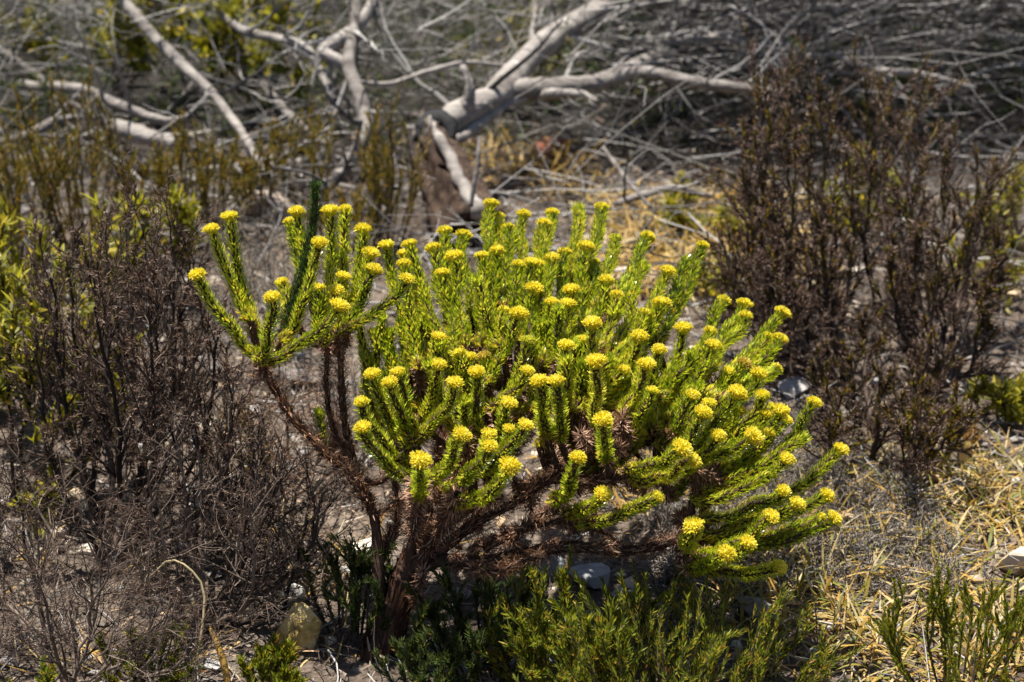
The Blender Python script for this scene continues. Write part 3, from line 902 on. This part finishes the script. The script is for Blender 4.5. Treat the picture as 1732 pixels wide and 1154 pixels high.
# pale dry bush behind the upright flower shoots
twig_shrub('pale_dry_bush', 'pale pinkish grey dry bush behind the upright flower shoots', gnd(455, 590),
           tips_px([(395, 430, 2.75), (420, 400, 2.8), (450, 410, 2.75), (480, 430, 2.7), (420, 470, 2.6), (500, 460, 2.7), (450, 500, 2.6), (520, 520, 2.6), (390, 510, 2.6)]),
           .003, M_COVER, M_COVER, 8, 5, 0, 8, (.004, .008), .002, (.35, .6))

# heath clumps with upright leafy stalks
def heath(label, base, n, h, spread, leafm, stemm=None, nl=120, L=(.006, .010), W=.0022, side=3, name='heath_shrub', group=None, r=.0016, lean=(0, 0), ang=(.35, .9), start=.2, segs=2):
    o = thing(name, base, label, 'heath', group)
    az = rng.random(n) * 6.28
    rr = np.sqrt(rng.random(n)) * spread
    tips = np.stack([base[0] + rr * np.cos(az) + lean[0], base[1] + rr * np.sin(az) + lean[1], base[2] + h * rng.uniform(.6, 1.05, n) * (1 - .3 * (rr / spread) ** 2)], -1)
    feet = base + np.stack([(tips[:, 0] - base[0]) * .45, (tips[:, 1] - base[1]) * .45, 0 * az], -1)
    feet[:, 2] = hgt(feet[:, 0], feet[:, 1]) - .004
    P = np.stack([np.vstack([spline([f, f * .4 + t * .6 + rng.normal(size=3) * h * .06, t], 10)]) for f, t in zip(feet, tips)])
    R = np.broadcast_to(np.linspace(r, r * .5, 10), (n, 10)).copy()
    step = 1
    for q in range(0, n, step):
        p, e = P[q:q + step], R[q:q + step]
        s, se = sprout(p, e, side, .35, .95, (.3, .7), (.2, .45), .8, .6, 6, .08, .10)
        above(s)
        st = add('stem', [tubes(p, e, 4), tubes(s, se, 3)], stemm or M_DRYTWIG, o, p[0, 0])
        lv = [leaves_on(p, e, nl, start, 1., ang, L, W, (0, .7), segs), leaves_on(s, se, max(6, int(nl * .33)), .1, 1., ang, L, W, (0, .7), segs)]
        add('foliage', lv, leafm, st, p[0, 0])['kind'] = 'stuff'
    return o


HB = 'olive heath clumps in front of the dead branches'
for px, py, n, h, s, lab in [
    (140, 425, 34, .33, .11, 'tall olive heath clump in front of the pale broken log'),
    (30, 450, 30, .27, .13, 'olive heath clump next to the tall olive clump'),
    (235, 430, 16, .17, .08, 'short olive heath clump above the short grey log'),
    (345, 405, 30, .24, .10, 'brownish olive heath clump under the long straight branch'),
    (420, 385, 16, .16, .08, 'small brownish heath clump beside the long straight branch foot'),
    (530, 350, 20, .20, .09, 'olive heath clump at the foot of the crooked pale branch'),
    (645, 415, 22, .28, .08, 'upright olive heath clump beside the split stump'),
    (590, 430, 16, .15, .09, 'low olive heath clump behind the leafy spike without a flower')]:
    heath(lab, gnd(px, py), n, h, s, M_OLIVE, nl=64, L=(.007, .013), W=.0045, group=HB, segs=1)
heath('green needle leaved heath bush under the drooping flower shoots', gnd(1140, 1290), 84, .18, .19, M_HEATH, nl=120, L=(.005, .009), W=.0016, side=4, lean=(0, .02))
heath('green needle leaved heath with brown tips below the spiny brown branch', gnd(955, 1190), 26, .175, .09, M_HEATH, nl=110, L=(.007, .012), W=.002, side=4)
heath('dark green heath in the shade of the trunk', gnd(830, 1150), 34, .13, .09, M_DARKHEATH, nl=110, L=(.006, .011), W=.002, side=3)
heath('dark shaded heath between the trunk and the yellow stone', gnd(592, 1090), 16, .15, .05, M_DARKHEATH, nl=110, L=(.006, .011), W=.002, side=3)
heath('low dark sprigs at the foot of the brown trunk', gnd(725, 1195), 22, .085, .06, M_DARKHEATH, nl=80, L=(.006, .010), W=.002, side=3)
heath('low yellow green heath sprig beside the yellow stone', gnd(440, 1185), 16, .055, .06, M_HEATH, nl=90, L=(.006, .011), W=.0024, side=3)
heath('low yellow green heath sprig among the bare twigs', gnd(255, 1185), 18, .075, .06, M_HEATH, nl=90, L=(.006, .011), W=.0024, side=3)
heath('tiny yellow sprig at the foot of the bare grey twigs', gnd(60, 1195), 8, .05, .04, M_HEATH, nl=70, L=(.006, .010), W=.0022, side=2)
heath('olive sprig with slender rising stalks on the dry grass', gnd(1625, 1205), 24, .16, .10, M_HEATH, nl=150, L=(.004, .008), W=.0017, side=6, name='olive_sprig', ang=(.2, .6), r=.0014)
heath('small olive heath beside the tan papery husk', gnd(1560, 790), 16, .11, .06, M_OLIVE, nl=70, L=(.006, .01), W=.0025)
heath('low green heath under the outermost bowed flower shoot', gnd(400, 850), 14, .16, .06, M_OLIVE, nl=50, L=(.006, .009), W=.002)

# leafy yellow-green bushes
def leafy(label, base, h, rad, n, leafm, L=(.012, .022), W=.007, name='leafy_bush', group=None, clumps=14, zc=.55):
    o = thing(name, base, label, 'bush', group)
    d = nrm(rng.normal(size=(clumps, 3)))
    C = base + np.stack([d[:, 0] * rad, d[:, 1] * rad, h * zc + d[:, 2] * h * .42], -1) * np.array([1, 1, 1]) * rng.uniform(.75, 1.0, (clumps, 1)) ** np.array([1, 1, 0])
    C[:, 2] = np.maximum(C[:, 2], hgt(C[:, 0], C[:, 1]) + .02)
    P, R = fan(base - [0, 0, .005], C, .004, .0014, 10, .1)
    above(P, -.004)
    S, E = sprout(P, R, 6, .45, 1., (.3, .9), (.2, .4), .7, .6, 5, .12, .06)
    above(S)
    st = add('stem', [tubes(P, R, 5), tubes(S, E, 4)], M_DRYTWIG, o, base)
    per = max(4, n // (len(S) + len(P)))
    lv = [leaves_on(S, E, per, .2, 1., (.5, 1.2), L, W, (-.4, .6), 2), leaves_on(P, R, per * 2, .5, 1., (.5, 1.2), L, W, (-.4, .6), 2)]
    add('foliage', lv, leafm, o, base)['kind'] = 'stuff'
    return o


def at_d(px, d):
    p = at(px, 577, d)
    y = d / CP * 1.0
    p = np.array([(px - 866) * K * d, y, 0.])
    p[2] = float(hgt(p[0], p[1]))
    return p


LB = 'leafy bushes among the dead wood'
for px, py, h, r, n, lab, mm, L, W in [
    (190, 175, .40, .24, 2200, 'yellow green leafy bush behind the long straight branch', M_LIME, (.015, .03), .012),
    (455, 190, .34, .18, 1800, 'yellow green leafy bush behind the arching thin branch', M_LIME, (.015, .03), .012),
    (875, 185, .24, .14, 1000, 'fine leaved olive green bush in the fork of the fallen tree', M_LIME, (.012, .024), .005),
    (20, 90, .30, .16, 700, 'dull green bush beyond the level grey branch', M_LIME, (.015, .03), .012)]:
    leafy(lab, gnd(px, py), h, r, n, mm, L, W, group=LB)
for px, py, h, r, n, lab in [
    (1150, 385, .09, .09, 900, 'low bright green bush on the straw beyond the flowers'),
    (1450, 390, .16, .08, 1000, 'bright yellow green bush between the two tall brown shrubs'),
    (1712, 430, .18, .09, 1000, 'yellow green bush at the edge of the wide brown shrub'),
    (1215, 530, .12, .06, 700, 'bright yellow green sprig right behind the flower heads'),
    (1255, 415, .08, .07, 700, 'small lime green bush beside the straw and the tall brown shrub'),
    (1665, 500, .10, .07, 700, 'lime green bush low behind the wide brown shrub'),
    (1700, 690, .08, .07, 700, 'rosettes of spiky green leaves beside the wide brown shrub')]:
    leafy(lab, gnd(px, py), h, r, n, M_LIME, (.012, .022), .005, group='bright green bushes on the soil')
for px, py, h, r, n, lab in [
    (20, 860, .30, .17, 2600, 'yellow green bush showing through the dry brown shrub'),
    (-40, 680, .32, .18, 2200, 'yellow green bush standing farther behind the thin dry twigs'),
    (75, 660, .34, .15, 2000, 'olive green leafy bush behind the top of the dry brown shrub'),
    (270, 530, .20, .10, 1200, 'small green leafy bush between dry shrub and bowed flower shoot')]:
    leafy(lab, gnd(px, py), h, r, n, M_LIME, (.014, .028), .007, group='yellow green bushes behind the dry brown shrub')

nT = 3300  # low dark foliage, added so the gaps in the brushwood read as shade
S = np.stack([rng.uniform(-2.8, 3.0, nT), rng.uniform(3.45, 5.0, nT), rng.random(nT) ** 1.5 * .22], -1)
S[:, 2] += hgt(S[:, 0], S[:, 1])
P, R = grow(S, nrm(rng.normal(size=(nT, 3)) + [0, 0, .8]), rng.uniform(.05, .14, nT), .0014, .4, 4, .2)
above(P)
lv = leaves_on(P, R, 10, .1, 1., (.5, 1.3), (.014, .024), .011, (-.3, .6), 1)
tag(add('undergrowth', [tubes(P, R, 3), lv], M_DARKHEATH), 'dark green undergrowth added to darken the gaps in the dead wood', 'undergrowth', kind='stuff')

# dark evergreen thicket beyond the dead wood: one mass
nT = 2200
S = np.stack([rng.uniform(-4.5, 4.5, nT), rng.uniform(5.0, 7.5, nT), rng.random(nT) ** .9 * .75], -1)
S[:, 2] += hgt(S[:, 0], S[:, 1])
P, R = grow(S, nrm(rng.normal(size=(nT, 3)) + [0, 0, .6]), rng.uniform(.15, .35, nT), .002, .4, 4, .2)
lv = leaves_on(P, R, 6, .1, 1., (.5, 1.3), (.03, .055), .024, (-.3, .6), 2)
tag(add('thicket', [tubes(P, R, 3), lv], M_DARKHEATH), 'dark evergreen thicket beyond the dead wood', 'thicket', kind='stuff')

# ================================================================== dry grass, wiry cushion, litter, pebbles
def field_pts(n, x, y):
    p = np.stack([rng.uniform(*x, n), rng.uniform(*y, n), np.zeros(n)], -1)
    p[:, 2] = hgt(p[:, 0], p[:, 1])
    return p


def px_pts(n, x, y):
    a, b_ = gnd(x[0], y[1]), gnd(x[1], y[0])
    return field_pts(n, (min(a[0], gnd(x[0], y[0])[0]), max(b_[0], gnd(x[1], y[1])[0])), (a[1], b_[1]))


def tufts(C, per, h, lean=.8, W=.0035, spread=.02, tint=(0, 1)):
    n = len(C) * per
    base = np.repeat(C, per, 0) + np.concatenate([rng.normal(0, spread, (n, 2)), np.zeros((n, 1))], 1)
    base[:, 2] = hgt(base[:, 0], base[:, 1]) - .003
    d = nrm(np.concatenate([rng.normal(0, lean, (n, 2)), np.ones((n, 1))], 1))
    out = np.stack([d[:, 0], d[:, 1], -.3 + 0 * d[:, 0]], -1)
    return strips(base, d, out, rng.uniform(h[0], h[1], n), W * rng.uniform(.6, 1.3, n), rng.uniform(.1, 1.6, n), 5, rng.uniform(tint[0], tint[1], n), tip=.08, belly=.3, root=.8)


def flat_bits(C, L, W, tint, lift=(.002, .012), curl=.6, segs=2):
    n = len(C)
    az = rng.random(n) * 6.28
    d = np.stack([np.cos(az), np.sin(az), rng.normal(.05, .18, n)], -1)
    up = np.stack([rng.normal(0, .45, n), rng.normal(0, .45, n), np.ones(n)], -1)
    b_ = C.copy()
    b_[:, 2] += rng.uniform(lift[0], lift[1], n)
    return strips(b_, d, up, rng.uniform(L[0], L[1], n), W * rng.uniform(.6, 1.4, n), rng.normal(0, curl, n), segs, tint, tip=.2, belly=.4, root=.5)


g = [tufts(px_pts(230, (1260, 1800), (860, 1190)), 7, (.025, .075), .9, .0038, .02, (0, 1)),
     tufts(px_pts(50, (1480, 1800), (770, 900)), 8, (.03, .09), .9, .0035, .02),
     tufts(px_pts(40, (1060, 1320), (330, 470)), 8, (.04, .10), .9, .004, .03, (.4, 1)),
     tufts(px_pts(16, (820, 1000), (255, 330)), 14, (.05, .12), .7, .004, .03, (.4, .8)),
     tufts(px_pts(14, (950, 1110), (800, 900)), 8, (.04, .09), .9, .004, .03, (.3, .8)),
     tufts(px_pts(30, (-100, 700), (900, 1170)), 5, (.03, .09), 1.0, .0025, .02, (.4, 1)),
     flat_bits(px_pts(700, (1220, 1800), (770, 1180)), (.015, .05), .0034, rng.uniform(.1, 1, 700), (.003, .02)),
     flat_bits(px_pts(1100, (1000, 1330), (330, 520)), (.03, .09), .005, rng.uniform(.35, 1, 1100), (.003, .025))]
tag(add('dry_grass', g, M_STRAW), 'straw coloured dry grass with some green blades on the soil', 'grass', kind='stuff')

nC = 2500
C = px_pts(nC, (1120, 1520), (770, 1020))
P, R = grow(C, nrm(rng.normal(size=(nC, 3)) * [1, 1, .5] + [0, 0, .6]), rng.uniform(.015, .05, nC), .0010, .5, 4, .3)
above(P, .001)
P2, R2 = sprout(P, R, 3, .3, 1., (.4, 1.1), (.4, .8), .8, .6, 3, .3)
above(P2, .001)
lv = leaves_on(P2, R2, 4, .2, 1., (.4, 1.1), (.003, .007), .002, (0, .7), 1)
tag(add('wiry_cushion', [tubes(P, R, 3), tubes(P2, R2, 3), lv], M_COVER), 'grey wiry cushion plant covering the soil beside the dry grass', 'ground cover', kind='stuff')

C = field_pts(34000, (-2.0, 2.0), (1.15, 3.6))
lt = [flat_bits(C, (.008, .03), .005, rng.random(len(C)) ** 1.25, (.001, .014), .9, 1)]
C = field_pts(3000, (-2.6, 2.6), (2.6, 5.2))
lt.append(flat_bits(C, (.02, .06), .009, rng.random(len(C)) * .45, (.001, .02), .9))  # back litter held to dark tints, shade of the brushwood put into its colour
tag(add('litter', lt, M_LITTER), 'dead leaf and bark litter strewn over the soil', 'litter', kind='stuff')
nL = 6000
C = field_pts(nL, (-2.0, 2.0), (1.15, 3.6))
C[:, 2] += rng.random(nL) * .02
P, R = grow(C, nrm(rng.normal(size=(nL, 3)) * [1, 1, .22]), rng.uniform(.02, .11, nL), rng.uniform(.0007, .0018, nL), .5, 4, .18)
above(P, .001)
tag(add('twig_litter', tubes(P, R, 3), M_GREYTWIG), 'fine broken grey twigs strewn over the soil', 'litter', kind='stuff')


nU = 3600
C = field_pts(nU, (-2.0, 2.0), (1.5, 3.6))
C = C[(np.hypot(C[:, 0] - MAIN[0], C[:, 1] - MAIN[1]) > .18)]
P, R = grow(C, nrm(rng.normal(size=(len(C), 3)) * [1, 1, .3] + [0, 0, .7]), rng.uniform(.02, .075, len(C)), rng.uniform(.0008, .0014, len(C)), .5, 4, .24)
above(P, .001)
P2, R2 = sprout(P, R, 3, .3, 1., (.4, 1.1), (.4, .8), .8, .6, 3, .25)
above(P2, .001)
lv = leaves_on(P2, R2, 3, .2, 1., (.4, 1.1), (.004, .008), .0022, (0, .7), 1)
tag(add('undergrowth', [tubes(P, R, 3), tubes(P2, R2, 3), lv], M_UNDER), 'sparse dry greyish brown undergrowth of tiny wiry stalks', 'undergrowth', kind='stuff')


def ico(sub):
    bm = bmesh.new()
    bmesh.ops.create_icosphere(bm, subdivisions=sub, radius=1)
    V = np.array([v.co[:] for v in bm.verts])
    F = np.array([[v.index for v in f.verts] for f in bm.faces])
    bm.free()
    return V, F


IV, IF = ico(1)
nP = 2600
C = field_pts(nP, (-1.8, 1.8), (1.15, 3.4))
sz = rng.gamma(2.0, .0028, nP) + .002
Vp = IV[None] * (1 + .28 * rng.normal(size=(nP, len(IV), 1)).clip(-1.3, 1.3)) * sz[:, None, None] * np.stack([rng.uniform(.8, 1.5, nP), rng.uniform(.7, 1.2, nP), rng.uniform(.4, .8, nP)], -1)[:, None]
Vp = Vp + C[:, None] + np.array([0, 0, 1.])[None, None] * sz[:, None, None] * .25
Fp = (IF[None] + (np.arange(nP) * len(IV))[:, None, None]).reshape(-1, 3)
M_PEB = leafmat('mixed_pebble', [(0, (.10, .08, .065)), (.4, (.24, .215, .20)), (.7, (.36, .35, .35)), (.9, (.5, .36, .22)), (1, (.68, .63, .56))], .85, 0)
tag(add('gravel', (Vp.reshape(-1, 3), np.zeros((0, 4), int), np.repeat(rng.random(nP), len(IV)), Fp), M_PEB, smooth=False), 'small mixed pebbles lying in the soil', 'gravel', kind='stuff')

# single stones
IV3, IF3 = ico(3)


def stone(label, px, py, w, h, mat, seed, depth=.8, group=None):
    g_ = np.random.default_rng(seed)
    p = gnd(px, py)
    d = gdepth(px, py)
    A = g_.normal(size=(9, 3))
    V = IV3.copy()
    V = np.sign(V) * np.abs(V) ** .75
    for a in A:            # chop flat facets
        n_ = a / np.linalg.norm(a)
        lim = g_.uniform(.42, .72)
        s = V @ n_
        V = V - np.maximum(s - lim, 0)[:, None] * n_ * .9
    V = V * (1 + .035 * np.sin(V @ g_.normal(size=3) * 6)[:, None])
    V = V * np.array([w * .5, w * .5 * depth, h * .62]) * K * d * 1.15
    V = V + p + np.array([0, 0, h * K * d * .28])
    o = add('stone', (V, np.zeros((0, 4), int), np.full(len(V), .5), IF3), mat, None, p, smooth=False)
    return tag(o, label, 'stone', group)


stone('large pale yellow stone half hidden beside the shaded heath', 510, 1098, 84, 84, M_STONE_Y, 21)
stone('small bright white stone just behind the yellow stone', 494, 1022, 40, 40, M_STONE_W, 2)
stone('flat pale grey stone under the spiny brown branch', 1000, 985, 84, 30, M_STONE_G, 3)
stone('grey stone chip behind the green heath bush', 1055, 1010, 44, 22, M_STONE_G, 4)
stone('grey stone beside the brown tipped heath', 925, 965, 56, 32, M_STONE_G, 5)
stone('orange yellow stone behind the spiny branch fork', 806, 952, 44, 30, M_STONE_Y, 6)
stone('pale pinkish stone lying in the straw grass', 1716, 975, 62, 44, M_STONE_P, 7)
stone('pale pinkish rock beyond the upright flower shoots', 452, 372, 92, 60, M_STONE_P, 8)
stone('red brown stone under the fallen tree limb', 935, 258, 52, 30, M_STONE_R, 9)
stone('white pebble in the green heath bush', 1246, 1100, 20, 18, M_STONE_W, 10)
stone('round grey stone at the roots of the straw grass', 1374, 1115, 30, 26, M_STONE_G, 12)
stone('pale flat stone behind the tallest flower heads', 1080, 480, 90, 30, M_STONE_P, 13)
stone('broad grey stone showing between the flower shoots and the brown shrub', 1345, 600, 60, 26, M_STONE_G, 14)
stone('dull brown stone in the soil behind the bare twigs', 95, 905, 70, 30, M_STONE_P, 15)
stone('tan stone in the soil beside the bare crooked stem', 375, 840, 70, 36, M_STONE_P, 16)

# ------------------------------------------------------------------ single dry leaves and stalks
def blade(name, label, pts, wpx, mat, cat, tint=.5, M=14, k=4):
    W = spline([at(*p) for p in pts], M)
    rad = np.interp(np.linspace(0, 1, M), [0, .3, 1], [wpx * .8, wpx, wpx * .25]) * K * pts[0][2] * .5
    V, Q, t, tr = tubes(W, rad, 6, [tint], cap=True)
    base = gnd(pts[0][0], pts[0][1])
    return tag(add(name, (V, Q, t, tr), mat, None, W[0]), label, cat)


blade('dry_stalk', 'bent tan grass stalk arching over the bare twigs', [(322, 1165, 1.86), (340, 1075, 1.87), (345, 1000, 1.88), (318, 960, 1.88), (285, 948, 1.89), (255, 975, 1.89), (228, 995, 1.9)], 5, M_STRAW, 'stalk', .93)
blade('withered_leaf', 'flat reddish brown dry blade leaning beside the yellow stone', [(388, 1165, 1.86), (375, 1110, 1.87), (357, 1066, 1.88), (352, 1062, 1.88)], 13, M_STRAW, 'leaf', .5)
blade('dry_stalk', 'thin grey stalk standing in the green heath bush', [(984, 1165, 1.86), (972, 1100, 1.87), (955, 1045, 1.87)], 6, M_GREYTWIG, 'stalk', .6)
blade('dry_stalk', 'brown broken stalk beside the brown tipped heath', [(800, 1120, 1.9), (850, 1085, 1.9), (885, 1050, 1.9)], 11, M_BARK, 'stalk', .6)

hp = gnd(1640, 752)      # papery husk: an open cup of overlapping bracts
n = 14
az = np.linspace(0, 6.28, n, endpoint=False) + rng.normal(0, .1, n)
d = np.stack([np.cos(az) * .9, np.sin(az) * .9, np.full(n, .8)], -1)
tag(add('seed_husk', strips(np.tile(hp, (n, 1)), d, np.tile([0, 0, 1.], (n, 1)), rng.uniform(.03, .038, n), .022, rng.uniform(.8, 1.3, n), 6, None, tip=.3, belly=.5), M_HUSK, None, hp),
    'open tan papery seed husk lying beside the wide brown shrub', 'husk')
lp = gnd(1632, 800)
tag(add('dry_leaf', strips(lp[None], np.array([[0, .35, 1.]]), np.array([[0, -1., .2]]), [.055], [.02], [.5], 8, np.array([.95]), tip=.1, belly=.45, root=.3), M_HUSK, None, lp),
    'upright pale dry leaf below the papery seed husk', 'leaf')
